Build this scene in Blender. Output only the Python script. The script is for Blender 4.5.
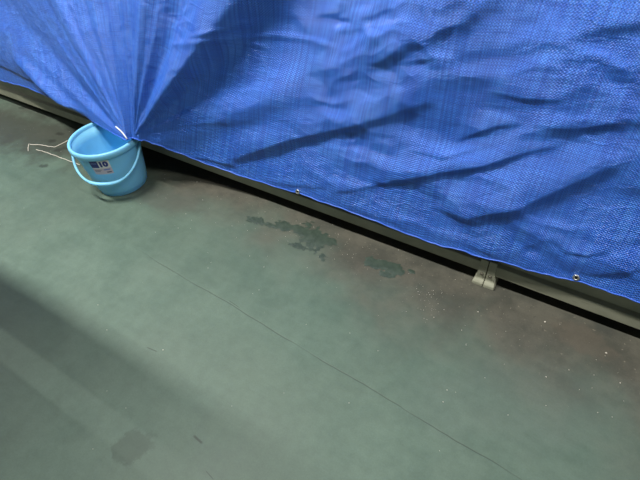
import bpy, bmesh, math, random
import numpy as np
from mathutils import Vector, Matrix

random.seed(7); rng = np.random.default_rng(11)
for o in list(bpy.data.objects): bpy.data.objects.remove(o)
scene = bpy.context.scene
COL = scene.collection

# ------------------------------------------------------------------ camera
PITCH, ROLL, YAW, CAM_H, FPX = 0.78, -0.0896, 0.6235, 1.2912, 479.4
cp, sp = math.cos(PITCH), math.sin(PITCH)
fw = np.array([-math.sin(YAW)*cp, math.cos(YAW)*cp, -sp])
r0 = np.cross(fw, [0, 0, 1]); r0 /= np.linalg.norm(r0); u0 = np.cross(r0, fw)
rr = r0*math.cos(ROLL)+u0*math.sin(ROLL); uu = -r0*math.sin(ROLL)+u0*math.cos(ROLL)
CM = np.array([rr, uu, -fw]); CC = np.array([0, 0, CAM_H])
cam_d = bpy.data.cameras.new('camera'); cam = bpy.data.objects.new('camera', cam_d); COL.objects.link(cam)
mw = Matrix.Identity(4)
for i in range(3):
    for j in range(3): mw[i][j] = CM[j][i]
    mw[i][3] = CC[i]
cam.matrix_world = mw
cam_d.sensor_width = 36; cam_d.lens = FPX/640*36; cam_d.clip_start = .02; cam_d.clip_end = 100
scene.camera = cam

# ------------------------------------------------------------------ world, lamps, exposure
world = bpy.data.worlds.new('world'); scene.world = world; world.use_nodes = True
bg = world.node_tree.nodes['Background']; bg.inputs[0].default_value = (.94, .97, 1, 1); bg.inputs[1].default_value = .11
def area(name, loc, sx, sy, power, col=(1, .98, .94), target=None):
    d = bpy.data.lights.new(name, 'AREA'); d.shape = 'RECTANGLE'; d.size = sx; d.size_y = sy; d.energy = power; d.color = col
    o = bpy.data.objects.new(name, d); COL.objects.link(o); o.location = loc
    if target: o.rotation_euler = (Vector(target)-Vector(loc)).to_track_quat('-Z', 'Y').to_euler()
    return o
LAMP = (-2.2, .25, 3.7)
area('unseen_tube_light', LAMP, 2.0, .10, 205)
area('unseen_tube_light', (1.6, .25, 3.7), 2.0, .10, 85)  # weaker unseen lamp, added as fill from the right
area('unseen_tube_light', (-7.4, -1.0, 3.7), 2.0, .10, 270)  # unseen lamp added and placed for the shiny streak on the tarp
vs = scene.view_settings
vs.view_transform = 'Standard'; vs.look = 'None'; vs.gamma = 1; vs.use_curve_mapping = False; vs.exposure = 0.0

# ------------------------------------------------------------------ helpers
def rays(p):
    p = np.atleast_2d(np.asarray(p, float))
    return np.stack([p[:, 0]-320, 240-p[:, 1], -FPX*np.ones(len(p))], 1) @ CM
def at_z(p, z=0.):
    d = rays(p); return CC + d*((z-CC[2])/d[:, 2:3])
def at_y(p, y):
    d = rays(p); return CC + d*((y-CC[1])/d[:, 1:2])
def project(P):
    q = (np.atleast_2d(P)-CC) @ CM.T
    return np.stack([320+q[:, 0]*FPX/-q[:, 2], 240-q[:, 1]*FPX/-q[:, 2]], 1)
def lin(r, g, b):
    f = lambda c: c/12.92 if c <= .04045 else ((c+.055)/1.055)**2.4
    return (f(r/255), f(g/255), f(b/255), 1)

class NT:
    """small node helper"""
    def __init__(s, name):
        s.m = bpy.data.materials.new(name); s.m.use_nodes = True; s.t = s.m.node_tree; s.n = s.t.nodes
        s.b = s.n['Principled BSDF']
    def new(s, ty, **kw):
        n = s.n.new(ty)
        for k, v in kw.items(): setattr(n, k, v)
        return n
    def put(s, sock, v):
        if hasattr(v, 'is_output') or isinstance(v, bpy.types.NodeSocket): s.t.links.new(v, sock)
        else: sock.default_value = v
    def math(s, op, a, b=None, c=None, clamp=False):
        n = s.new('ShaderNodeMath', operation=op, use_clamp=clamp)
        s.put(n.inputs[0], a)
        if b is not None: s.put(n.inputs[1], b)
        if c is not None: s.put(n.inputs[2], c)
        return n.outputs[0]
    def noise(s, vec, scale, detail=3, rough=.55, dist=0.):
        n = s.new('ShaderNodeTexNoise'); s.put(n.inputs['Vector'], vec)
        n.inputs['Scale'].default_value = scale; n.inputs['Detail'].default_value = detail
        n.inputs['Roughness'].default_value = rough; n.inputs['Distortion'].default_value = dist
        return n.outputs[0]
    def ramp(s, v, a, b, to0=0., to1=1.):
        n = s.new('ShaderNodeMapRange', interpolation_type='SMOOTHSTEP'); s.put(n.inputs[0], v)
        n.inputs[1].default_value = a; n.inputs[2].default_value = b; n.inputs[3].default_value = to0; n.inputs[4].default_value = to1
        return n.outputs[0]
    def mix(s, f, a, b, mode='MIX'):
        n = s.new('ShaderNodeMix', data_type='RGBA', blend_type=mode)
        s.put(n.inputs[0], f); s.put(n.inputs[6], a); s.put(n.inputs[7], b); return n.outputs[2]
    def mapping(s, vec, scale=(1, 1, 1), rot=(0, 0, 0), loc=(0, 0, 0)):
        n = s.new('ShaderNodeMapping'); s.put(n.inputs[0], vec)
        n.inputs['Scale'].default_value = scale; n.inputs['Rotation'].default_value = rot; n.inputs['Location'].default_value = loc
        return n.outputs[0]
    def bump(s, h, strength, dist, normal=None):
        n = s.new('ShaderNodeBump'); s.put(n.inputs['Height'], h); n.inputs['Strength'].default_value = strength; n.inputs['Distance'].default_value = dist
        if normal is not None: s.put(n.inputs['Normal'], normal)
        return n.outputs[0]
    def coord(s, which='Object'):
        return s.new('ShaderNodeTexCoord').outputs[which]
    def sep(s, v):
        n = s.new('ShaderNodeSeparateXYZ'); s.put(n.inputs[0], v); return n.outputs

def simple_mat(name, rgb, rough=.5, metal=0., var=.08, scale=30, bump=0.):
    t = NT(name); co = t.coord(); nz = t.noise(co, scale, 4)
    c = lin(*rgb); d = tuple(x*(1-2*var) for x in c[:3])+(1,); e = tuple(min(1, x*(1+2*var)) for x in c[:3])+(1,)
    t.put(t.b.inputs['Base Color'], t.mix(nz, d, e))
    t.b.inputs['Roughness'].default_value = rough; t.b.inputs['Metallic'].default_value = metal
    if bump: t.put(t.b.inputs['Normal'], t.bump(nz, bump, .002))
    return t.m

def link(name, mesh, mat, parent=None):
    o = bpy.data.objects.new(name, mesh); COL.objects.link(o)
    if mat: mesh.materials.append(mat)
    if parent: o.parent = parent
    return o
def mesh_np(name, V, F, smooth=True):
    me = bpy.data.meshes.new(name); me.from_pydata([tuple(map(float, v)) for v in V], [], [tuple(map(int, f)) for f in F]); me.update()
    if smooth: me.polygons.foreach_set('use_smooth', [True]*len(me.polygons))
    return me
def bm_mesh(name, bm, smooth=False):
    bmesh.ops.recalc_face_normals(bm, faces=bm.faces)
    me = bpy.data.meshes.new(name); bm.to_mesh(me); bm.free()
    if smooth: me.polygons.foreach_set('use_smooth', [True]*len(me.polygons))
    return me
def bm_box(bm, x0, x1, y0, y1, z0, z1, bevel=0.):
    r = bmesh.ops.create_cube(bm, size=1)
    vsx = r['verts']
    for v in vsx:
        v.co = Vector(((x0+x1)/2+v.co.x*(x1-x0), (y0+y1)/2+v.co.y*(y1-y0), (z0+z1)/2+v.co.z*(z1-z0)))
    if bevel:
        es = list({e for v in vsx for e in v.link_edges})
        bmesh.ops.bevel(bm, geom=es, offset=bevel, segments=2, affect='EDGES', profile=.5)
def tube(name, pts, rad, n=10, closed=False, cap=True):
    """swept round tube; rad scalar or list"""
    P = [Vector(p) for p in pts]; R = [rad]*len(P) if np.isscalar(rad) else list(rad)
    V, F = [], []
    ref = Vector((0, 0, 1))
    prev = None
    for i, p in enumerate(P):
        a = P[(i-1) % len(P)] if (closed or i > 0) else p; b = P[(i+1) % len(P)] if (closed or i < len(P)-1) else p
        t = (b-a).normalized()
        if prev is None:
            r = ref if abs(t.dot(ref)) < .9 else Vector((1, 0, 0)); s = t.cross(r).normalized()
        else: s = (prev - t*prev.dot(t)).normalized()
        prev = s; q = t.cross(s)
        for k in range(n):
            an = 2*math.pi*k/n; V.append(p+(s*math.cos(an)+q*math.sin(an))*R[i])
    m = len(P)
    for i in range(m if closed else m-1):
        j = (i+1) % m
        for k in range(n): F.append((i*n+k, i*n+(k+1) % n, j*n+(k+1) % n, j*n+k))
    if cap and not closed:
        F.append(tuple(range(n))[::-1]); F.append(tuple(range((m-1)*n, m*n)))
    return mesh_np(name, V, F)
def lathe(name, prof, n=72, close=True):
    V, F = [], []
    for (r, z) in prof:
        for k in range(n):
            a = 2*math.pi*k/n; V.append((r*math.cos(a), r*math.sin(a), z))
    for i in range(len(prof)-1):
        for k in range(n): F.append((i*n+k, i*n+(k+1) % n, (i+1)*n+(k+1) % n, (i+1)*n+k))
    me = mesh_np(name, V, F)
    bm = bmesh.new(); bm.from_mesh(me); bmesh.ops.remove_doubles(bm, verts=bm.verts, dist=1e-6); bm.to_mesh(me); bm.free()
    me.polygons.foreach_set('use_smooth', [True]*len(me.polygons))
    return me
def tag(o, label, cat, group=None, kind=None):
    if label: o['label'] = label
    if cat: o['category'] = cat
    if group: o['group'] = group
    if kind: o['kind'] = kind
    return o
def empty(name, loc):
    o = bpy.data.objects.new(name, None); COL.objects.link(o); o.location = loc; o.empty_display_size = .05; return o

def vnoise(x, y, seed, ridged=False, octaves=3, gain=.5):
    """value noise on numpy arrays, roughly -1..1"""
    out = np.zeros_like(x); amp = 1.; tot = 0.
    for o in range(octaves):
        g = np.random.default_rng(seed+o*17).random((128, 128))*2-1
        xi = np.floor(x).astype(int); yi = np.floor(y).astype(int); fx = x-xi; fy = y-yi
        sx = fx**3*(fx*(6*fx-15)+10); sy = fy**3*(fy*(6*fy-15)+10)
        a = g[xi % 128, yi % 128]; b = g[(xi+1) % 128, yi % 128]; c = g[xi % 128, (yi+1) % 128]; d = g[(xi+1) % 128, (yi+1) % 128]
        v = (a*(1-sx)+b*sx)*(1-sy)+(c*(1-sx)+d*sx)*sy
        if ridged: v = 1-2*np.abs(v)
        out += v*amp; tot += amp; amp *= gain; x = x*2.03+11.3; y = y*2.03+5.7
    return out/tot

def facets(x, y, seed):
    """crumpled-sheet relief: distance to the nearest of jittered lattice points, 0..~1, sharp where cells meet"""
    r = np.random.default_rng(seed); gx = r.random((64, 64)); gy = r.random((64, 64)); gh = r.random((64, 64))*.5
    xi = np.floor(x).astype(int); yi = np.floor(y).astype(int); best = np.full(x.shape, 9.)
    for i in (-1, 0, 1):
        for j in (-1, 0, 1):
            a, b = xi+i, yi+j; k = (a % 64, b % 64)
            d = np.hypot(x-(a+gx[k]), y-(b+gy[k]))+gh[k]
            best = np.minimum(best, d)
    return best

# ------------------------------------------------------------------ floor
def floor_material():
    t = NT('painted_green_floor'); co = t.coord('Object'); S = t.sep(co); X, Y = S[0], S[1]
    n1 = t.noise(co, 1.7, 4, .6); n2 = t.noise(co, 7, 5, .6); n3 = t.noise(co, 60, 3, .6); n4 = t.noise(co, 3.1, 3, .5, .4)
    green = t.mix(t.ramp(n2, .3, .72), lin(84, 104, 91), lin(95, 115, 101))
    green = t.mix(t.ramp(n1, .35, .7, 0, .5), green, lin(90, 104, 91))
    # brown dust settled along the foot of the rack
    yy = t.math('ADD', Y, t.math('MULTIPLY', t.math('SUBTRACT', n4, .5), .55))
    yy = t.math('ADD', yy, t.math('MULTIPLY', t.math('ADD', X, .6), .10))
    yy = t.math('ADD', yy, t.math('MULTIPLY', t.math('SUBTRACT', n2, .5), .16))
    dirt = t.ramp(yy, .74, 1.14, 0, 1)
    dcol = t.mix(t.ramp(n2, .35, .65), lin(70, 69, 61), lin(88, 85, 75))
    col = t.mix(t.math('MULTIPLY', dirt, .95), green, dcol)
    # mottled dirt dots
    spots = t.math('MULTIPLY', t.ramp(n3, .60, .72), t.ramp(yy, .95, 1.2, 0, .6))
    col = t.mix(spots, col, lin(62, 64, 58))
    pale = t.math('MULTIPLY', t.ramp(t.noise(co, 95, 2, .5), .66, .74), t.ramp(yy, .9, 1.15, 0, .5))
    col = t.mix(pale, col, lin(140, 132, 118))
    # stains of their own shape: (x, y, rx, ry, rot, strength, colour)
    def stain(col, px, py, rx, ry, rot, st, c, edge=.35, sc=22):
        p = at_z((px, py))[0]
        m = t.mapping(co, (1/rx, 1/ry, 0), (0, 0, 0), (0, 0, 0))
        sub = t.new('ShaderNodeVectorMath', operation='SUBTRACT'); t.put(sub.inputs[0], co); sub.inputs[1].default_value = (p[0], p[1], 0)
        rot_n = t.new('ShaderNodeVectorRotate', rotation_type='Z_AXIS'); t.put(rot_n.inputs['Vector'], sub.outputs[0]); rot_n.inputs['Angle'].default_value = -rot
        mul = t.new('ShaderNodeVectorMath', operation='MULTIPLY'); t.put(mul.inputs[0], rot_n.outputs[0]); mul.inputs[1].default_value = (1/rx, 1/ry, 0)
        ln = t.new('ShaderNodeVectorMath', operation='LENGTH'); t.put(ln.inputs[0], mul.outputs[0])
        d = t.math('ADD', ln.outputs['Value'], t.math('MULTIPLY', t.math('SUBTRACT', t.noise(co, sc, 4, .65), .5), 2.2))
        return t.mix(t.ramp(d, 1-edge, 1+edge, st, 0), col, c)
    col = stain(col, 133, 446, .055, .04, .9, .55, lin(66, 80, 69), .2, 26)
    col = stain(col, 585, 340, .085, .05, -.3, .6, lin(90, 84, 73), .3, 16)
    col = stain(col, 600, 322, .05, .025, -.6, .6, lin(64, 66, 60), .3, 24)
    col = stain(col, 165, 200, .22, .06, .1, .55, lin(78, 80, 73), .5, 9)
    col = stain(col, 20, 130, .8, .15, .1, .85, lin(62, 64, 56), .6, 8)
    for px, py in ((52, 141), (60, 134), (66, 148), (58, 150), (44, 166), (22, 108)): col = stain(col, px, py, .022, .014, .2, .6, lin(40, 42, 37), .4, 40)
    col = stain(col, 510, 400, .28, .12, .5, .30, lin(100, 112, 102), .5, 5)
    # fine grain and faint streaks of wear
    g1 = t.noise(co, 210, 3, .7); g2 = t.noise(t.mapping(co, (3, 26, 1), (0, 0, .25)), 1.6, 5, .65); g3 = t.noise(co, 28, 5, .7)
    gr = t.math('ADD', t.math('MULTIPLY', t.math('SUBTRACT', g1, .5), .34), t.math('ADD', t.math('MULTIPLY', t.math('SUBTRACT', g2, .5), .16), t.math('MULTIPLY', t.math('SUBTRACT', g3, .5), .28)))
    vm = t.new('ShaderNodeVectorMath', operation='SCALE'); t.put(vm.inputs[0], col); t.put(vm.inputs['Scale'], t.math('ADD', 1., gr)); col = vm.outputs[0]
    # hairline crack running nearly parallel to the rack
    w = t.math('MULTIPLY', t.math('SUBTRACT', t.noise(co, 5, 3), .5), .02)
    ly = t.math('SUBTRACT', t.math('ADD', Y, t.math('MULTIPLY', X, .062)), t.math('ADD', .592, w))
    crack = t.ramp(t.math('ABSOLUTE', ly), .0004, .0022, 1, 0)
    crack = t.math('MULTIPLY', crack, t.ramp(t.noise(co, 3.3, 2), .32, .5, .25, 1))
    crack = t.math('MULTIPLY', crack, t.ramp(X, -1.45, -1.1, 0, 1))
    col = t.mix(t.math('MULTIPLY', crack, .6), col, lin(52, 58, 52))
    # short dark scuffs
    def scuff(col, a, b, wd=.0018):
        A = at_z(a)[0]; B = at_z(b)[0]; c_ = (A+B)/2; L = np.linalg.norm(B-A)/2; an = math.atan2(B[1]-A[1], B[0]-A[0])
        sub = t.new('ShaderNodeVectorMath', operation='SUBTRACT'); t.put(sub.inputs[0], co); sub.inputs[1].default_value = (c_[0], c_[1], 0)
        ro = t.new('ShaderNodeVectorRotate', rotation_type='Z_AXIS'); t.put(ro.inputs['Vector'], sub.outputs[0]); ro.inputs['Angle'].default_value = -an
        q = t.sep(ro.outputs[0])
        f = t.math('MULTIPLY', t.ramp(t.math('ABSOLUTE', q[0]), L*.6, L, 1, 0), t.ramp(t.math('ABSOLUTE', q[1]), wd*.5, wd*1.4, 1, 0))
        return t.mix(t.math('MULTIPLY', f, .7), col, lin(50, 55, 50))
    for a, b, wd in (((146, 347), (158, 352), .0015), ((193, 435), (203, 444), .003), ((228, 300), (240, 308), .001), ((205, 470), (214, 480), .001)):
        col = scuff(col, a, b, wd)
    t.put(t.b.inputs['Base Color'], col)
    rg = t.math('ADD', t.ramp(n2, .3, .7, .50, .58), t.math('MULTIPLY', dirt, .25))
    t.put(t.b.inputs['Roughness'], rg)
    t.b.inputs['Specular IOR Level'].default_value = .35
    h = t.math('SUBTRACT', t.math('ADD', t.math('MULTIPLY', n3, .3), n2), t.math('MULTIPLY', crack, 1.5))
    t.put(t.b.inputs['Normal'], t.bump(h, .25, .002))
    return t.m
bm = bmesh.new(); bm_box(bm, -9, 5, -5, 6, -.08, 0)
floor = link('floor', bm_mesh('floor', bm), floor_material()); floor['kind'] = 'structure'; floor['label'] = 'green painted concrete floor with brown dust along the rack'

bm = bmesh.new(); bm_box(bm, -9, 5, -5, 6, 4.2, 4.3)
ceil = link('ceiling', bm_mesh('ceiling', bm), simple_mat('grey_ceiling', (120, 122, 120), .9)); ceil['kind'] = 'structure'

# ------------------------------------------------------------------ steel rack under the tarp
BEAM_Y = 1.166; SEAM = -.157
def steel_material():
    t = NT('grey_green_enamel_steel'); co = t.coord()
    n = t.noise(co, 9, 5, .65); n2 = t.noise(t.mapping(co, (4, 40, 40)), 3, 4, .6)
    c = t.mix(t.ramp(n, .3, .7), lin(150, 152, 132), lin(168, 169, 148))
    c = t.mix(t.ramp(n2, .58, .75, 0, .55), c, lin(96, 92, 76))
    t.put(t.b.inputs['Base Color'], c); t.b.inputs['Roughness'].default_value = .5
    t.put(t.b.inputs['Normal'], t.bump(n2, .15, .001))
    return t.m
steel = steel_material()
bolt_m = simple_mat('dark_bolt_steel', (116, 114, 100), .5, .3)
board_m = simple_mat('rack_board', (120, 104, 84), .7, 0, .1, 14)
rack = tag(empty('steel_rack', (SEAM, BEAM_Y, 0)), 'low grey-green steel rack base showing beneath the blue tarp hem', 'rack')
def rp(name, me, mat, parent=rack):
    o = link(name, me, mat, parent); o.location = -Vector(rack.location) if parent is rack else (0, 0, 0); return o
def beam_mesh(x0, x1, y0, sgn=1):
    # channel section: front web, bottom lip standing proud, top return
    prof = [(0, .05), (-.014, .05), (-.016, .052), (-.016, .092), (-.0145, .095), (0, .100), (0, .168), (.004, .172), (.05, .172), (.05, .168), (.004, .166), (.004, .056), (.05, .056), (.05, .05)]
    V = [(x, y0+sgn*p[0], p[1]) for x in (x0, x1) for p in prof]; n = len(prof)
    F = [(i, (i+1) % n, n+(i+1) % n, n+i) for i in range(n)]+[tuple(range(n))[::-1], tuple(range(n, 2*n))]
    bm = bmesh.new(); me = mesh_np('t', V, F, False); bm.from_mesh(me); bpy.data.meshes.remove(me)
    return bm_mesh('beam', bm)
rp('front_beam', beam_mesh(SEAM-3.6, SEAM-.0012, BEAM_Y), steel)
rp('front_beam', beam_mesh(SEAM+.0012, SEAM+2.4, BEAM_Y), steel)
BACK = 2.25
rp('rear_beam', beam_mesh(SEAM-3.6, SEAM+2.4, BACK, -1), steel)
def bracket_mesh(sgn):
    bm = bmesh.new()
    x0, x1 = (0.0012, .033)
    V = []
    # upright plate with tapered shoulder, then slanted foot and toe lip
    prof = [(-.0195, .112), (-.0195, .030), (-.021, .022), (-.032, .012), (-.034, .003), (-.034, .0), (.02, .0), (.02, .112)]
    n = len(prof)
    w = [.026, .030, .033, .037, .038, .038, .038, .026]
    for e in (0, 1):
        for (y, z), wi in zip(prof, w): V.append((sgn*(.0012 if e == 0 else wi), BEAM_Y+y, z))
    F = [(i, (i+1) % n, n+(i+1) % n, n+i) for i in range(n)]+[tuple(range(n))[::-1], tuple(range(n, 2*n))]
    me = mesh_np('t', V, F, False); bm.from_mesh(me); bpy.data.meshes.remove(me)
    bmesh.ops.recalc_face_normals(bm, faces=bm.faces)
    bmesh.ops.bevel(bm, geom=[e for e in bm.edges], offset=.0012, segments=2, affect='EDGES')
    return bm_mesh('foot_bracket', bm)
def bolt_mesh():
    bm = bmesh.new(); bmesh.ops.create_cone(bm, cap_ends=True, segments=6, radius1=.0048, radius2=.0042, depth=.004)
    bmesh.ops.rotate(bm, verts=bm.verts, matrix=Matrix.Rotation(math.pi/2, 3, 'X'))
    r = bmesh.ops.create_cone(bm, cap_ends=True, segments=16, radius1=.0066, radius2=.0066, depth=.0012)
    bmesh.ops.rotate(bm, verts=r['verts'], matrix=Matrix.Rotation(math.pi/2, 3, 'X'), cent=(0, 0, 0))
    bmesh.ops.translate(bm, verts=r['verts'], vec=(0, .002, 0))
    return bm_mesh('bolt', bm)
bolt_me = bolt_mesh(); bolt_me.materials.append(bolt_m)
for fx in (SEAM, SEAM-1.80, SEAM+1.80):
    for sgn in (-1, 1):
        me = bracket_mesh(sgn); br = rp('foot_bracket', me, steel)
        br.location = Vector((fx, 0, 0))-Vector(rack.location)
        for zz in (.045,):
            b = bpy.data.objects.new('bolt', bolt_me); COL.objects.link(b); b.parent = br; b.location = (sgn*.014, BEAM_Y-.0215, zz)
for k in range(6):   # deck boards
    x0 = SEAM-3.58+k*.995; bm = bmesh.new(); bm_box(bm, x0, x0+.985, BEAM_Y+.03, BACK-.03, .172, .19, .002)
    rp('deck_board', bm_mesh('deck_board', bm), board_m)
for x in (SEAM-3.5, SEAM-1.8, SEAM, SEAM+1.8):
    for y in (1.47, BACK-.08):
        bm = bmesh.new(); bm_box(bm, x-.025, x+.025, y-.025, y+.025, .19, 1.27, .004); rp('post', bm_mesh('post', bm), steel)
        bm = bmesh.new(); bm_box(bm, x-.03, x+.03, y-.03, y+.03, 0, .172, .003)
        rp('leg', bm_mesh('leg', bm), steel)
bm = bmesh.new(); bm_box(bm, SEAM-3.6, SEAM+2.4, 1.44, BACK-.05, 1.27, 1.29, .003); rp('top_shelf', bm_mesh('top_shelf', bm), board_m)

# ------------------------------------------------------------------ blue tarp
PINCH = at_z((133.5, 137.5), .262)[0]
# hem control points: (cloth coordinate u, 3D point)
hem_pts = [(-5.4, np.array([-4.7, 1.13, .16])), (-4.2, np.array([-3.5, 1.13, .165])), (-3.3, at_y((8, 82.5), 1.13)[0])]
for u, px, py, y in ((-3.1, 25, 86.5, 1.118), (-2.9, 48, 96.5, 1.085), (-2.65, 70, 107.5, 1.045), (-2.45, 81, 113.5, 1.018), (-2.3, 92, 120.5, .994), (-2.15, 108, 130, .974), (-2.02, 120, 137, .962), (-1.95, 126.5, 140, .960)):
    hem_pts.append((u, at_y((px, py), y)[0]))
hem_pts += [(-1.75, PINCH+np.array([-.012, 0, -.004])), (-1.5, PINCH+np.array([.006, .001, -.004])), (-1.30, PINCH+np.array([.022, .004, -.008]))]
for u, px, py, y in ((-1.22, 146, 140.5, 1.01), (-1.12, 160, 145.3, 1.035), (-1.03, 175, 151.5, 1.065), (-.95, 200, 161, 1.10), (-.86, 230, 172, 1.12), (-.78, 256, 180.5, 1.13), (-.70, 290, 190.5, 1.13), (-.64, 305, 195, 1.13), (-.50, 350, 211, 1.13),
                     (-.30, 430, 243, 1.13), (-.22, 455, 248.5, 1.13), (-.14, 480, 256.5, 1.13), (-.06, 515, 265, 1.13), (0.02, 540, 273.2, 1.13), (.13, 575, 281, 1.13), (.19, 600, 288, 1.13), (.28, 640, 302.5, 1.13)):
    hem_pts.append((u, at_y((px, py), y)[0]))
hem_pts += [(.6, np.array([.6, 1.13, .185])), (1.2, np.array([1.2, 1.13, .16])), (2.0, np.array([2.0, 1.13, .165]))]
HU = np.array([h[0] for h in hem_pts]); HP = np.array([h[1] for h in hem_pts])
us = np.concatenate([np.linspace(-5.4, -3.3, 110, False), np.linspace(-3.3, .75, 860, False), np.linspace(.75, 2.0, 70)])
ts = np.concatenate([np.linspace(0, .76, 215, False), np.linspace(.76, 1, 30)])
Z_TOP, Y_TOP = 1.32, 1.37
hem = np.stack([np.interp(us, HU, HP[:, i]) for i in range(3)], 1)
# smooth hem a little
for _ in range(2): hem[1:-1] = hem[1:-1]*.5+.25*(hem[:-2]+hem[2:])
hem[:, 2] += .0018*np.sin(us*55)+.0012*np.sin(us*131+1)
topx = np.interp(us, [-5.4, -3.3, -.78, .3, 2.0], [-5.0, -3.05, -.85, .3, 2.0])
top = np.stack([topx, np.full_like(us, Y_TOP), np.full_like(us, Z_TOP)], 1)
U, T = np.meshgrid(us, ts, indexing='ij')
P = hem[:, None, :]*(1-T[..., None])+top[:, None, :]*T[..., None]
X, Zz = P[..., 0].copy(), P[..., 2].copy()

# folds radiating from the gathered point
disp = np.zeros_like(X)
def wall_pt(px, py, y=1.2): return at_y((px, py), y)[0]
pz = PINCH[[0, 2]]
dx, dz = X-pz[0], Zz-pz[1]; RR = np.hypot(dx, dz); TH = np.degrees(np.arctan2(dz, dx))
def ray_angle(px, py, r_y):
    w = at_y((px, py), r_y)[0]; return math.degrees(math.atan2(w[2]-pz[1], w[0]-pz[0]))
env = RR*np.exp(-RR/.62)
def fan(px, py, y, wl, wr, amp):
    """ridge along a ray from the gather; wl / wr widths in degrees to its left / right"""
    global disp
    a = ray_angle(px, py, y); d = TH-a
    disp += amp*env*np.where(d > 0, np.exp(-(d/wl)**2), np.exp(-(d/wr)**2))
fan(240, 0, 1.22, 17, 6, .34)      # main ridge, steep dark side to its right
fan(182, 30, 1.2, 5, 6, -.10)
fan(158, 20, 1.2, 5, 4, .10)
fan(126, 0, 1.22, 4, 6, -.10)
fan(95, 30, 1.18, 8, 5, .09)
fan(72, 62, 1.14, 6, 6, -.09)
fan(45, 80, 1.10, 9, 12, .07)       # shiny roll left of the bucket
fan(230, 110, 1.15, 9, 5, .07)
for k in range(16):
    a0 = 15+k*10.5+rng.uniform(-3, 3); d = (TH-a0)/rng.uniform(1.6, 3.2)
    disp += rng.choice((-1, 1))*rng.uniform(.02, .05)*env*np.exp(-d*d)*np.exp(-RR/.5)*1.6

# creases elsewhere: a bulge above each line with a steep underside
def crease(pts, amp, up, dn, y=1.17, taper=True):
    global disp
    W = np.array([at_y(p, y)[0][[0, 2]] for p in pts])
    seg = np.linalg.norm(np.diff(W, axis=0), axis=1); tot = seg.sum(); acc = 0
    best = np.full(X.shape, 1e9); sd = np.zeros_like(X); par = np.zeros_like(X)
    for i in range(len(W)-1):
        a, b = W[i], W[i+1]; ab = b-a; L2 = ab@ab
        h = ((X-a[0])*ab[0]+(Zz-a[1])*ab[1])/L2; hc = np.clip(h, 0, 1)
        ex, ez = X-(a[0]+hc*ab[0]), Zz-(a[1]+hc*ab[1]); d = np.hypot(ex, ez)
        side = np.sign(ab[0]*(Zz-a[1])-ab[1]*(X-a[0]))
        m = d < best
        best = np.where(m, d, best); sd = np.where(m, d*side, sd); par = np.where(m, (acc+hc*seg[i])/tot, par); acc += seg[i]
    endf = np.sin(np.clip(par, 0.0, 1)*math.pi)**.7 if taper else 1.
    prof = np.where(sd > 0, np.exp(-(sd/up)**2), np.exp(-(sd/dn)**2))
    disp += amp*prof*endf
crease([(215, 163), (250, 150), (295, 137), (345, 128), (400, 114), (430, 104)], .024, .09, .022)
crease([(150, 134), (200, 124), (245, 112), (290, 88), (320, 75)], .016, .045, .05)
crease([(325, 84), (365, 66), (402, 48), (440, 27), (490, 0), (520, -15)], .020, .10, .035, 1.21)
crease([(335, 187), (380, 182), (425, 175), (482, 168), (522, 157), (570, 149)], .014, .045, .011)
crease([(400, 194), (432, 203), (470, 212), (520, 204), (550, 193), (590, 178), (645, 158)], .021, .09, .022)
crease([(560, 258), (600, 266), (650, 262)], .012, .05, .014)
crease([(440, 228), (480, 240), (515, 254), (560, 268), (580, 272)], .012, .035, .012)
crease([(565, 246), (590, 249), (612, 246)], .006, .02, .006)
crease([(405, 152), (440, 160), (490, 150)], .007, .03, .008)
crease([(450, 146), (490, 133), (520, 131)], .008, .03, .009)
crease([(520, 132), (570, 137), (640, 128)], .010, .035, .012)
crease([(500, 85), (530, 78), (560, 82)], .006, .02, .008)
crease([(480, 100), (520, 108), (560, 110)], .005, .02, .008)
crease([(180, 36), (240, 38), (275, 37), (312, 43), (350, 55)], .006, .008, .012, 1.22)
crease([(236, 42), (255, 45), (270, 51)], .005, .008, .008, 1.22)
crease([(200, 33), (235, 28), (264, 21)], .005, .008, .01, 1.22)
crease([(300, 100), (330, 108), (360, 100)], .008, .03, .012)
crease([(395, 72), (425, 66), (450, 70)], .007, .025, .010)
crease([(555, 45), (600, 30), (650, 28)], .012, .07, .02, 1.23)
crease([(185, 150), (210, 156), (236, 166), (246, 173)], .008, .016, .004, 1.13)
crease([(255, 176), (285, 178), (330, 182)], .008, .02, .010)
crease([(320, 200), (360, 203), (400, 216), (430, 235)], .009, .03, .010)
# crumple
keep = np.clip((RR-.1)/.5, 0, 1)
right = np.clip((X+1.2)/.5, .25, 1)
wx = X+.05*vnoise(X*5, Zz*5, 3); wz = Zz+.05*vnoise(X*5+9, Zz*5, 5)
def rot(a, sx, sz): 
    c_, s_ = math.cos(a), math.sin(a); return (wx*c_+wz*s_)*sx, (-wx*s_+wz*c_)*sz
zone = .35+.65*np.clip(vnoise(wx*3.1, wz*3.6, 77, False, 2)*1.6+.5, 0, 1)
disp += keep*right*(.012*vnoise(wx*2.2+wz*1.2, wz*5.5-wx*1.0, 21, False, 2)
                    + .025*(facets(*rot(.22, 3.2, 6.5), 91)-.7)
                    + .016*zone*(facets(*rot(-.18, 8, 14), 92)-.7)
                    + .0075*zone*(facets(*rot(.35, 17, 26), 93)-.7))
disp += .0016*(facets(*rot(-.3, 38, 50), 94)-.7)*np.clip(RR/.2, 0, 1)*zone
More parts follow.
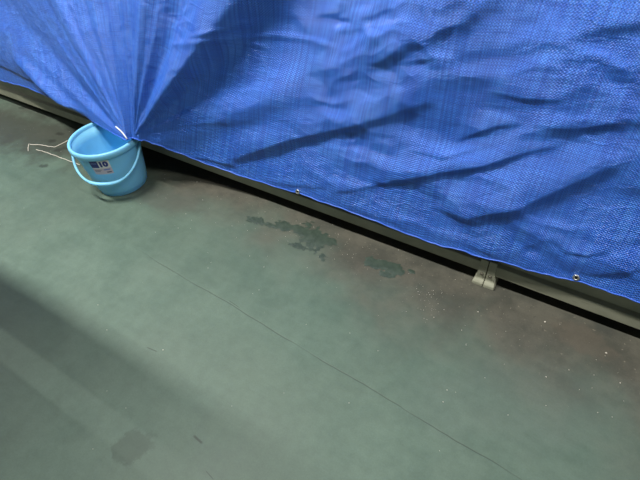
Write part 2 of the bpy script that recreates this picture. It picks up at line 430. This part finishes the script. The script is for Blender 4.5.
# calm towards the hem (seamed edge) and the top fold
disp *= (1-np.exp(-(T/.05)**1.2)*.75)
disp *= np.clip((1-T)/.06, 0, 1)**.5
keep_d = disp; disp = np.zeros_like(X)
crease([(0, 64), (25, 77), (50, 90), (82, 107), (110, 124), (122, 133)], .046, .042, .020, 1.06)   # shiny roll above the hem left of the bucket
disp = keep_d+disp*np.clip(T/.025, 0, 1)
P[..., 1] -= disp*.97; P[..., 2] += disp*.22
P[..., 1] = np.minimum(P[..., 1], BEAM_Y-.024+np.clip(Zz-.17, 0, 9)*.23)
# rows over the top shelf and down the back
rows = [P[:, j] for j in range(P.shape[1])]
for (y, z) in ((1.40, 1.345), (1.45, 1.352), (1.7, 1.345), (1.95, 1.347), (2.2, 1.352), (2.30, 1.335), (2.34, 1.28), (2.37, 1.0), (2.39, .7), (2.41, .4), (2.42, .17)):
    q = top.copy(); q[:, 1] = y; q[:, 2] = z; q[:, 1] += .01*np.sin(us*9+z*5); q[:, 2] += .006*np.sin(us*7+y*4)
    rows.append(q)
G = np.stack(rows, 1); nu, nt = G.shape[:2]
vlen = np.concatenate([ts*1.2, 1.2+np.cumsum([.05, .05, .25, .25, .25, .1, .06, .28, .3, .3, .23])])
def grid_mesh(name, G, uvu, uvv):
    nu, nt = G.shape[:2]
    me = bpy.data.meshes.new(name); idx = np.arange(nu*nt).reshape(nu, nt)
    F = np.stack([idx[:-1, :-1], idx[1:, :-1], idx[1:, 1:], idx[:-1, 1:]], -1).reshape(-1, 4)
    me.vertices.add(nu*nt); me.vertices.foreach_set('co', G.reshape(-1).astype(np.float32))
    me.loops.add(F.size); me.loops.foreach_set('vertex_index', F.reshape(-1).astype(np.int32))
    me.polygons.add(len(F)); me.polygons.foreach_set('loop_start', np.arange(0, F.size, 4, dtype=np.int32))
    me.polygons.foreach_set('loop_total', np.full(len(F), 4, dtype=np.int32))
    me.update(calc_edges=True); me.validate()
    uv = me.uv_layers.new(name='UVMap')
    UVg = np.stack(np.meshgrid(uvu, uvv, indexing='ij'), -1).reshape(-1, 2)
    uv.data.foreach_set('uv', UVg[F.reshape(-1)].reshape(-1).astype(np.float32))
    me.polygons.foreach_set('use_smooth', [True]*len(F))
    return me
def tarp_material(name='blue_woven_tarp', weave=True):
    t = NT(name); uv = t.coord('UV'); S = t.sep(uv); co = t.coord('Object')
    per = .0072
    wob = t.math('MULTIPLY', t.math('SUBTRACT', t.noise(uv, 14, 2), .5), .010)
    a = t.math('SINE', t.math('MULTIPLY', t.math('ADD', S[0], wob), 2*math.pi/per))
    b = t.math('SINE', t.math('MULTIPLY', t.math('ADD', S[1], wob), 2*math.pi/(per*1.05)))
    weave_h = t.math('MULTIPLY', a, b)
    # loose strands: streaks along the two thread directions
    su = t.noise(t.mapping(uv, (2.2, 150, 1)), 1, 3, .6); sv = t.noise(t.mapping(uv, (170, 3.0, 1)), 1, 3, .6)
    patch = t.noise(uv, 5, 3, .6)
    holes = t.math('MULTIPLY', t.ramp(a, .25, .85), t.ramp(b, .25, .85))
    loose = t.math('ADD', t.ramp(su, .56, .70), t.math('ADD', t.ramp(sv, .58, .72), t.ramp(patch, .45, .7, .30, .9)), clamp=True)
    dark = t.math('MULTIPLY', holes, loose)
    base = t.mix(t.ramp(t.noise(uv, 9, 4), .3, .7), lin(60, 128, 234), lin(80, 146, 242))
    base = t.mix(t.ramp(sv, .40, .60, 0, .75), base, lin(40, 94, 206))
    base = t.mix(t.ramp(su, .44, .62, 0, .5), base, lin(40, 94, 206))
    base = t.mix(t.ramp(weave_h, -.6, .8, .0, .5), base, lin(32, 80, 188))
    base = t.mix(t.math('MULTIPLY', dark, .85), base, lin(16, 34, 96))
    t.put(t.b.inputs['Base Color'], base)
    t.put(t.b.inputs['Roughness'], t.ramp(t.noise(uv, 20, 3), .3, .7, .30, .42))
    t.b.inputs['Specular IOR Level'].default_value = .6
    t.b.inputs['Coat Weight'].default_value = .3; t.b.inputs['Coat Roughness'].default_value = .25
    # fine crinkles
    vor = t.new('ShaderNodeTexVoronoi', feature='DISTANCE_TO_EDGE')
    t.put(vor.inputs['Vector'], t.mapping(t.mix(.06, co, t.noise(co, 6, 3)), (1, 1, 1.6))); vor.inputs['Scale'].default_value = 15
    cr = t.math('SUBTRACT', 1., t.ramp(vor.outputs['Distance'], 0, .10))
    cr = t.math('MULTIPLY', cr, t.ramp(t.noise(co, 3.5, 2), .42, .62))
    crn = t.noise(t.mapping(co, (1, 1, 1.8), (0, .5, 0)), 26, 4, .6)
    n1 = t.bump(t.math('ADD', t.math('MULTIPLY', cr, .28), crn), .45, .008)
    n2 = t.bump(t.math('ADD', t.math('ADD', weave_h, t.math('MULTIPLY', sv, 1.6)), t.math('MULTIPLY', dark, -2.)), .6, .0022, n1)
    t.put(t.b.inputs['Normal'], n2)
    return t.m
tarp_m = tarp_material()
tarp_me = grid_mesh('tarp', G, us, vlen)
tarp = link('tarp', tarp_me, tarp_m); tag(tarp, 'large crinkled blue woven tarp draped over the rack, gathered at the bucket', 'tarp')
# thin rolled edge along the hem
hem3 = G[:, 0]
hem_m = simple_mat('pale_blue_hem', (70, 116, 226), .35, 0, .06, 60)
link('hem', tube('hem', [tuple(p) for p in hem3[::2]], .0024, 6), hem_m, tarp)
# eyelets
zinc = simple_mat('zinc_eyelet', (205, 205, 200), .28, .9)
def eyelet(px, py):
    pr = project(G[:, :24].reshape(-1, 3)); k = int(np.argmin(((pr-np.array([px, py]))**2).sum(1))); i, j = divmod(k, 24)
    p = Vector(G[i, j]); a = Vector(G[min(i+3, nu-1), j])-Vector(G[i-3, j]); b = Vector(G[i, j+3])-Vector(G[i, max(j-3, 0)])
    n = a.cross(b).normalized()
    if n.y > 0: n = -n
    q = n.to_track_quat('Z', 'Y')
    prof = [(.0048, -.002), (.0048, .0008), (.0056, .0022), (.0072, .0028), (.0092, .0020), (.0098, .0004), (.0098, -.002)]
    e = link('eyelet', lathe('eyelet', prof, 28), zinc, tarp); e.location = p+n*.0018; e.rotation_euler = q.to_euler()
    e['label'] = 'shiny metal eyelet'
    bm = bmesh.new(); bmesh.ops.create_circle(bm, cap_ends=True, segments=20, radius=.005)
    h = link('eyelet_hole', bm_mesh('eyelet_hole', bm), hole_m, e); h.location = (0, 0, .0004)
hole_m = simple_mat('dark_hole', (14, 14, 16), .8)
eyelet(575.5, 277); eyelet(298, 191.5)

# ------------------------------------------------------------------ bucket
BX, BY, BH = -1.7537, .9521, .243
R0, R1 = .1085, .1385
def Rz(z): return R0+(R1-R0)*min(1, max(0, z/.232))
def plastic(name, rgb, rough=.32):
    t = NT(name); co = t.coord(); n = t.noise(co, 12, 3)
    c = lin(*rgb)
    t.put(t.b.inputs['Base Color'], t.mix(n, tuple(x*.93 for x in c[:3])+(1,), tuple(min(1, x*1.05) for x in c[:3])+(1,)))
    t.put(t.b.inputs['Roughness'], t.ramp(t.noise(co, 40, 3), .3, .7, rough, rough+.14))
    t.b.inputs['Subsurface Weight'].default_value = .12; t.b.inputs['Subsurface Radius'].default_value = (.004, .008, .012); t.b.inputs['Subsurface Scale'].default_value = .5
    return t.m
blue = plastic('light_blue_plastic', (136, 212, 249))
bucket = tag(empty('bucket', (BX, BY, 0)), 'light blue plastic bucket with hanging handle under the gathered tarp corner', 'bucket')
prof = [(.004, .004), (.085, .004), (.092, .0), (.1045, .0), (.1065, .002), (.1072, .016), (Rz(.02)-.001, .019), (Rz(.022), .022)]
prof += [(Rz(z), z) for z in (.06, .10, .14, .18, .215, .226)]
inner = [(Rz(z)-.0035, z) for z in (.226, .18, .14, .10, .06, .02)]+[(.1035, .010), (.098, .007), (.004, .0075)]
link('body', lathe('body', prof+inner, 96), blue, bucket)
rim = [(R1-.0040, .220), (R1-.0035, .236), (R1-.001, .2415), (R1+.003, BH), (R1+.0070, .2420), (R1+.0100, .238), (R1+.0108, .230), (R1+.0100, .220), (R1+.0075, .2150), (R1+.0055, .2165), (R1+.0050, .226), (R1+.001, .229), (R1-.001, .226)]
link('rim', lathe('rim', rim, 96), blue, bucket)
# bail handle
pl = at_z((70.5, 151), .214)[0]; pr_ = at_z((141, 147.5), .214)[0]
ax = Vector((pr_[0]-pl[0], pr_[1]-pl[1], 0)).normalized()
front = Vector((ax.y, -ax.x, 0))
PIV_Z = .214; HALF = .1475; DROP = .186; ALPHA = math.radians(52)
hd = Vector((0, 0, -1))*math.cos(ALPHA)+front*math.sin(ALPHA)
hp, hr = [], []
for k in range(61):
    a = math.pi*k/60
    c_, s_ = math.cos(a), math.sin(a)
    p = ax*(-HALF*math.copysign(abs(c_)**.82, c_))+hd*(DROP*s_**.9)+Vector((0, 0, PIV_Z))
    # ride outside the wall
    rho = math.hypot(p.x, p.y); need = Rz(p.z)+.0065
    if rho < need and s_ > .2: f = need/rho; p.x *= f; p.y *= f
    hp.append(p); d = abs(k-30)/30
    hr.append(.0052+.0030*max(0, 1-(d/.28)**4) if d < .28 else .0052)
handle = link('handle', tube('handle', hp, hr, 12), blue, bucket); handle['label'] = 'pale blue bail handle with thicker grip'
for s in (-1, 1):
    c_ = ax*(s*(R1+.004))+Vector((0, 0, PIV_Z))
    bm = bmesh.new(); bmesh.ops.create_cone(bm, cap_ends=True, segments=20, radius1=.0105, radius2=.009, depth=.016)
    bmesh.ops.bevel(bm, geom=list(bm.edges), offset=.0012, segments=2, affect='EDGES')
    me = bm_mesh('handle_lug', bm, True); o = link('handle_lug', me, blue, bucket); o.location = c_; o.rotation_euler = (ax*s).to_track_quat('Z', 'Y').to_euler()
# sticker: find the wall point that shows at the sticker's centre
def wall_hit(px, py):
    d = rays((px, py))[0]; best = None
    for t_ in np.linspace(1.2, 3.2, 8000)/np.linalg.norm(d):
        p = CC+d*t_; z = p[2]
        if 0 < z < .23 and math.hypot(p[0]-BX, p[1]-BY) <= Rz(z): return math.atan2(p[1]-BY, p[0]-BX), z
ph0, z0 = wall_hit(101.3, 167.8)
SL = .235/math.hypot(.232, R1-R0)
def on_wall(x, y, off):
    z = z0+y*SL; a = ph0+x/Rz(z0); r = Rz(z)+off
    return (r*math.cos(a), r*math.sin(a), z)
def patch_mesh(name, x0, x1, y0, y1, off, th=.0003):
    nx, ny = 12, 8; V, F = [], []
    for lay in (off-th, off):
        for j in range(ny+1):
            for i in range(nx+1): V.append(on_wall(x0+(x1-x0)*i/nx, y0+(y1-y0)*j/ny, lay))
    n = (nx+1)*(ny+1); id_ = lambda i, j, l: l*n+j*(nx+1)+i
    for j in range(ny):
        for i in range(nx): F.append((id_(i, j, 1), id_(i+1, j, 1), id_(i+1, j+1, 1), id_(i, j+1, 1)))
    for i in range(nx):
        F.append((id_(i, 0, 0), id_(i+1, 0, 0), id_(i+1, 0, 1), id_(i, 0, 1))); F.append((id_(i, ny, 1), id_(i+1, ny, 1), id_(i+1, ny, 0), id_(i, ny, 0)))
    for j in range(ny):
        F.append((id_(0, j, 1), id_(0, j+1, 1), id_(0, j+1, 0), id_(0, j, 0))); F.append((id_(nx, j, 0), id_(nx, j+1, 0), id_(nx, j+1, 1), id_(nx, j, 1)))
    return mesh_np(name, V, F, False)
def text_mesh(txt, h, cx, cy, off, bold=0., sx=1.):
    cu = bpy.data.curves.new('t', 'FONT'); cu.body = txt; cu.size = 1; cu.align_x = 'CENTER'; cu.align_y = 'CENTER'; cu.offset = bold; cu.resolution_u = 4
    ob = bpy.data.objects.new('t', cu); COL.objects.link(ob); bpy.context.view_layer.update()
    me = bpy.data.meshes.new_from_object(ob.evaluated_get(bpy.context.evaluated_depsgraph_get())); bpy.data.objects.remove(ob)
    ys = [v.co.y for v in me.vertices]; xs = [v.co.x for v in me.vertices]; k = h/(max(ys)-min(ys)); my = (max(ys)+min(ys))/2; mx = (max(xs)+min(xs))/2
    for v in me.vertices: v.co = on_wall(cx+(v.co.x-mx)*k*sx, cy+(v.co.y-my)*k, off)
    return me
paper = simple_mat('white_sticker_paper', (236, 234, 232), .45, 0, .02)
navy = simple_mat('navy_print', (38, 48, 128), .45, 0, .03); pink = simple_mat('pale_pink_print', (212, 196, 206), .45, 0, .03)
greyp = simple_mat('grey_print', (110, 104, 130), .5, 0, .03); skyp = simple_mat('sky_blue_print', (120, 140, 205), .5, 0, .03)
LW, LH = .039, .036   # half sizes
st = link('sticker', patch_mesh('sticker', -LW, LW, -LH, LH, .0006), paper, bucket); st['label'] = 'white, navy and pink sticker reading 10'
link('navy_block', patch_mesh('navy_block', -LW, -.006, .000, LH, .0009), navy, st)
link('pink_block', patch_mesh('pink_block', -LW, LW, -LH, -.004, .0009), pink, st)
link('number_print', text_mesh('10', .029, .0165, .0170, .0011, .07, 1.05), navy, st)
link('blue_print', patch_mesh('blue_print', .006, .032, -.015, -.009, .0011), skyp, st)
link('grey_print', patch_mesh('grey_print', .014, .033, -.029, -.023, .0011), greyp, st)
for k, w in enumerate((.030, .024)):
    link('print_line', patch_mesh('print_line', -.034, -.034+w, -.014-.007*k, -.0115-.007*k, .0011), greyp, st)
for k in range(5):
    link('letter_print', patch_mesh('letter_print', -.034+k*.0048, -.0305+k*.0048, .020, .026, .0011), skyp, st)
# water drops inside the bucket wall
drop_m = NT('clear_water'); drop_m.b.inputs['Transmission Weight'].default_value = 1; drop_m.b.inputs['Roughness'].default_value = .02; drop_m.b.inputs['IOR'].default_value = 1.33

# white cord at the gathered corner
white_cord = simple_mat('white_cord', (232, 234, 238), .5, 0, .04)
prj = project(G[:, :60].reshape(-1, 3)).reshape(nu, 60, 2)
def on_tarp(px, py):
    k = int(np.argmin(((prj-np.array([px, py]))**2).sum(-1))); i, j = divmod(k, 60); return G[i, j]
cpts = []
for f in np.linspace(0, 1, 12):
    p = on_tarp(115.5+11.5*f, 126.5+12.5*f-1.2*math.sin(f*3.14)); v = CC-p; cpts.append(p+v/np.linalg.norm(v)*.006)
cpts = np.array(cpts)
for _ in range(3): cpts[1:-1] = cpts[1:-1]*.4+.3*(cpts[:-2]+cpts[2:])
cpts = [tuple(p) for p in cpts]
cord = link('hem_cord', tube('hem_cord', cpts, .0030, 8), white_cord, tarp); cord['label'] = 'short white cord end'

# ------------------------------------------------------------------ water patches from the leak
def wet_material():
    t = NT('wet_floor_patch'); co = t.coord(); n = t.noise(co, 30, 4, .6)
    t.put(t.b.inputs['Base Color'], t.mix(t.ramp(n, .3, .7), lin(56, 69, 60), lin(68, 81, 71)))
    t.put(t.b.inputs['Roughness'], t.ramp(n, .3, .7, .30, .42)); t.put(t.b.inputs['Normal'], t.bump(n, .15, .001))
    return t.m
wet = wet_material()
def wet_patch(name, blobs, box, seed, label):
    """irregular thin sheet of water: blobs given where they lie on the floor"""
    c4 = at_z([(box[0], box[1]), (box[2], box[1]), (box[0], box[3]), (box[2], box[3])])
    x0, y0 = c4[:, 0].min(), c4[:, 1].min(); x1, y1 = c4[:, 0].max(), c4[:, 1].max(); st_ = .0026
    gx = np.arange(x0, x1, st_); gy = np.arange(y0, y1, st_); GX, GY = np.meshgrid(gx, gy, indexing='ij')
    fld = np.zeros_like(GX)
    for (px, py, rx, ry, rot, s) in blobs:
        w = at_z((px, py))[0]; ca_, sa = math.cos(rot), math.sin(rot)
        ex = (GX-w[0])*ca_+(GY-w[1])*sa; ey = -(GX-w[0])*sa+(GY-w[1])*ca_
        fld = np.maximum(fld, s*np.exp(-(ex/rx)**2-(ey/ry)**2))
    fld = fld+.30*vnoise(GX*20, GY*20, seed, False, 2)+.42*vnoise(GX*62, GY*62, seed+3, False, 3, .75)
    fld[0, :] = fld[-1, :] = 0; fld[:, 0] = fld[:, -1] = 0
    thr = .42; inside = fld > thr
    H = np.where(inside, .0005+.0012*np.clip((fld-thr)*2, 0, 1)**.5, 0.0002)
    V, F, ids = [], [], {}
    def vid(i, j):
        k = ids.get((i, j))
        if k is None:
            k = ids[(i, j)] = len(V); V.append((GX[i, j], GY[i, j], H[i, j]))
        return k
    for i in range(len(gx)-1):
        for j in range(len(gy)-1):
            q = [(i, j), (i+1, j), (i+1, j+1), (i, j+1)]; n = sum(inside[a] for a in q)
            if n == 4: F.append([vid(*a) for a in q])
            elif n == 3: F.append([vid(*a) for a in q if inside[a]])
    V = np.array(V)
    # connected pieces: the main pool is the thing, its stray spots are parts of it
    par = list(range(len(V)))
    def find(a):
        while par[a] != a: par[a] = par[par[a]]; a = par[a]
        return a
    for f in F:
        for a in f[1:]: par[find(a)] = find(f[0])
    groups = {}
    for f in F: groups.setdefault(find(f[0]), []).append(f)
    groups = sorted(groups.values(), key=len, reverse=True)
    root = None
    for g in groups:
        if root is not None and len(g) < 12: continue
        used = sorted({a for f in g for a in f}); mp = {a: k for k, a in enumerate(used)}; W = V[used]
        c0 = np.array([W[:, 0].mean(), W[:, 1].mean(), 0])
        me = mesh_np(name, W-c0, [[mp[a] for a in f] for f in g])
        if root is None:
            root = link(name, me, wet); root.location = tuple(c0); rc = c0
        else:
            o = link('water_spot', me, wet, root); o.location = tuple(c0-rc)
    return tag(root, label, 'water patch', 'leaked water patches on the floor')
wet_patch('water_patch', [(300, 230, .10, .028, .05, 1.), (315, 238, .075, .05, -.2, 1.), (283, 227, .06, .02, 0, .9), (258, 221, .05, .022, .1, .85), (270, 225, .05, .02, .1, .8), (327, 242, .05, .03, .3, .9), (325, 258, .03, .022, 0, .8), (298, 246, .05, .02, 0, .62), (305, 224, .04, .02, 0, .7)],
          (235, 200, 350, 285), 5, 'larger dark wet patch on green floor midway between bucket and bracket foot')
wet_patch('water_patch', [(378, 264, .05, .026, .1, 1.), (392, 268, .06, .028, -.1, .95), (387, 275, .035, .015, 0, .75), (370, 260, .025, .015, 0, .9), (412, 272, .018, .010, 0, .85)],
          (350, 245, 430, 295), 8, 'smaller dark wet patch on the floor nearer the bracket foot')

# ------------------------------------------------------------------ string on the floor by the bucket
string_m = simple_mat('pale_string', (228, 222, 208), .6, 0, .06)
def string(pts, label):
    W = at_z(pts, .0016)
    out = []
    for i in range(len(W)-1):
        for f in np.linspace(0, 1, 8, i == len(W)-2):
            p = W[i]*(1-f)+W[i+1]*f; out.append(p+np.array([.0007*math.sin(len(out)*1.3), .0007*math.cos(len(out)*.9), .0003*math.sin(len(out))]))
    out = np.array(out); c0 = np.array([out[:, 0].mean(), out[:, 1].mean(), 0])
    o = link('string', tube('string', [tuple(p) for p in out-c0], .0016, 6), string_m); o.location = tuple(c0)
    tag(o, label, 'string', 'strings by the bucket')
string([(36, 149.6), (42, 151), (49, 153.3), (60, 157.4), (71, 161.5), (80, 164.8)], 'straight pale string on the floor running under the bucket handle')
string([(28, 151), (28.5, 144.3), (42, 145), (48, 146.3), (55, 147), (61, 144), (68, 140.5)], 'bent pale string on the floor ending behind the bucket rim')

# ------------------------------------------------------------------ crumbs of white and tan debris
chip_m = simple_mat('pale_chip', (206, 200, 186), .7, 0, .15, 80)
def chips(name, pts, label):
    V, F = [], []
    for (x, y, r) in pts:
        n = random.choice((4, 5, 6)); b = len(V); a0 = random.random()*6; el = random.uniform(.45, 1)
        ring = [(x+r*math.cos(a0+k*6.283/n)*random.uniform(.7, 1.2), y+r*el*math.sin(a0+k*6.283/n)*random.uniform(.7, 1.2)) for k in range(n)]
        for p in ring: V.append((p[0], p[1], .0002))
        for p in ring: V.append((x+(p[0]-x)*.8, y+(p[1]-y)*.8, r*.55+random.random()*r*.3))
        F.append(tuple(range(b+n, b+2*n)))
        for k in range(n): F.append((b+k, b+(k+1) % n, b+n+(k+1) % n, b+n+k))
    o = link(name, mesh_np(name, V, F, False), chip_m); tag(o, label, 'debris', None, 'stuff'); return o
pts = []
for px, py, r in ((197, 182, 2), (478, 312, 3), (545, 322, 3), (606, 353, 3), (443, 402, 2.5), (447, 390, 1.5), (349, 403, 1), (378, 351, 1.5), (466, 345, 1.5), (620, 383, 2), (569, 370, 1.5), (546, 377, 2.2), (592, 388, 1.2), (612, 417, 1.2), (264, 267, 1.5), (259, 290, 1.5), (208, 268, 1.5), (163, 350, 2), (107, 330, 1.6), (98, 305, 1.2), (107, 391, 1.2), (126, 408, 1.2), (93, 449, 1.5), (203, 200, 1.5), (265, 212, 1.5), (221, 199, 1.5), (232, 226, 1.2), (158, 196, 1.2), (166, 198, 1.2), (186, 214, 1.5), (36, 112, 2), (23, 167, 1), (24, 208, 1.2), (232, 406, 1), (284, 393, 1), (350, 333, 1.2), (508, 415, 1.2)):
    w = at_z((px, py))[0]; pts.append((w[0], w[1], r*.0011))
for _ in range(230):
    x = random.uniform(-3.4, .6); y = 1.125-abs(random.gauss(0, .22))
    if y > 0 and math.hypot(x-BX, y-BY) > .15: pts.append((x, y, random.uniform(.0005, .0014)))
w = at_z((427, 303))[0]
for _ in range(45): pts.append((w[0]+random.gauss(0, .035), w[1]+random.gauss(0, .04), random.uniform(.0006, .0016)))
w = at_z((325, 240))[0]
for _ in range(60): pts.append((w[0]+random.gauss(0, .16), w[1]+random.gauss(0, .05), random.uniform(.0005, .0013)))
chips('floor_debris', pts, 'tiny pale crumbs and paint chips scattered over the green floor')

# ------------------------------------------------------------------ unseen overhead pipes, added to cast shadow bands in the near left corner
shade_pipe_m = simple_mat('galvanised_shade_pipe', (150, 152, 150), .4, .6)

def shade_pos(ys, xs, z): return xs+(LAMP[0]-xs)*z/LAMP[2], ys+(LAMP[1]-ys)*z/LAMP[2]
PZ = 1.62; X0 = -4.8
pipes = tag(empty('shade_pipe_run', (-3.4, .1, PZ)), 'two grey pipes on hangers, added out of view to shade the floor', 'pipes')
for ys, xe, rad in ((.245, -.80, .055), (-.07, -.80, .115)):
    x1, y = shade_pos(ys, xe, PZ)
    link('shade_pipe', tube('shade_pipe', [(X0+3.4, y-.1, 0), (x1+3.4, y-.1, 0)], rad, 24), shade_pipe_m, pipes)
    link('shade_pipe_cap', tube('shade_pipe_cap', [(x1+3.4-.01, y-.1, 0), (x1+3.4+.03, y-.1, 0)], rad*1.15, 24), shade_pipe_m, pipes)
for x in (-4.4, -2.6):
    bm = bmesh.new(); bm_box(bm, x+3.4-.02, x+3.4+.02, -.18, .30, -.135, -.088, .003); link('shade_pipe_bar', bm_mesh('shade_pipe_bar', bm), shade_pipe_m, pipes)
    for y in (-.16, .28): link('shade_pipe_rod', tube('shade_pipe_rod', [(x+3.4, y, -.12), (x+3.4, y, 4.2-PZ)], .006, 8), shade_pipe_m, pipes)
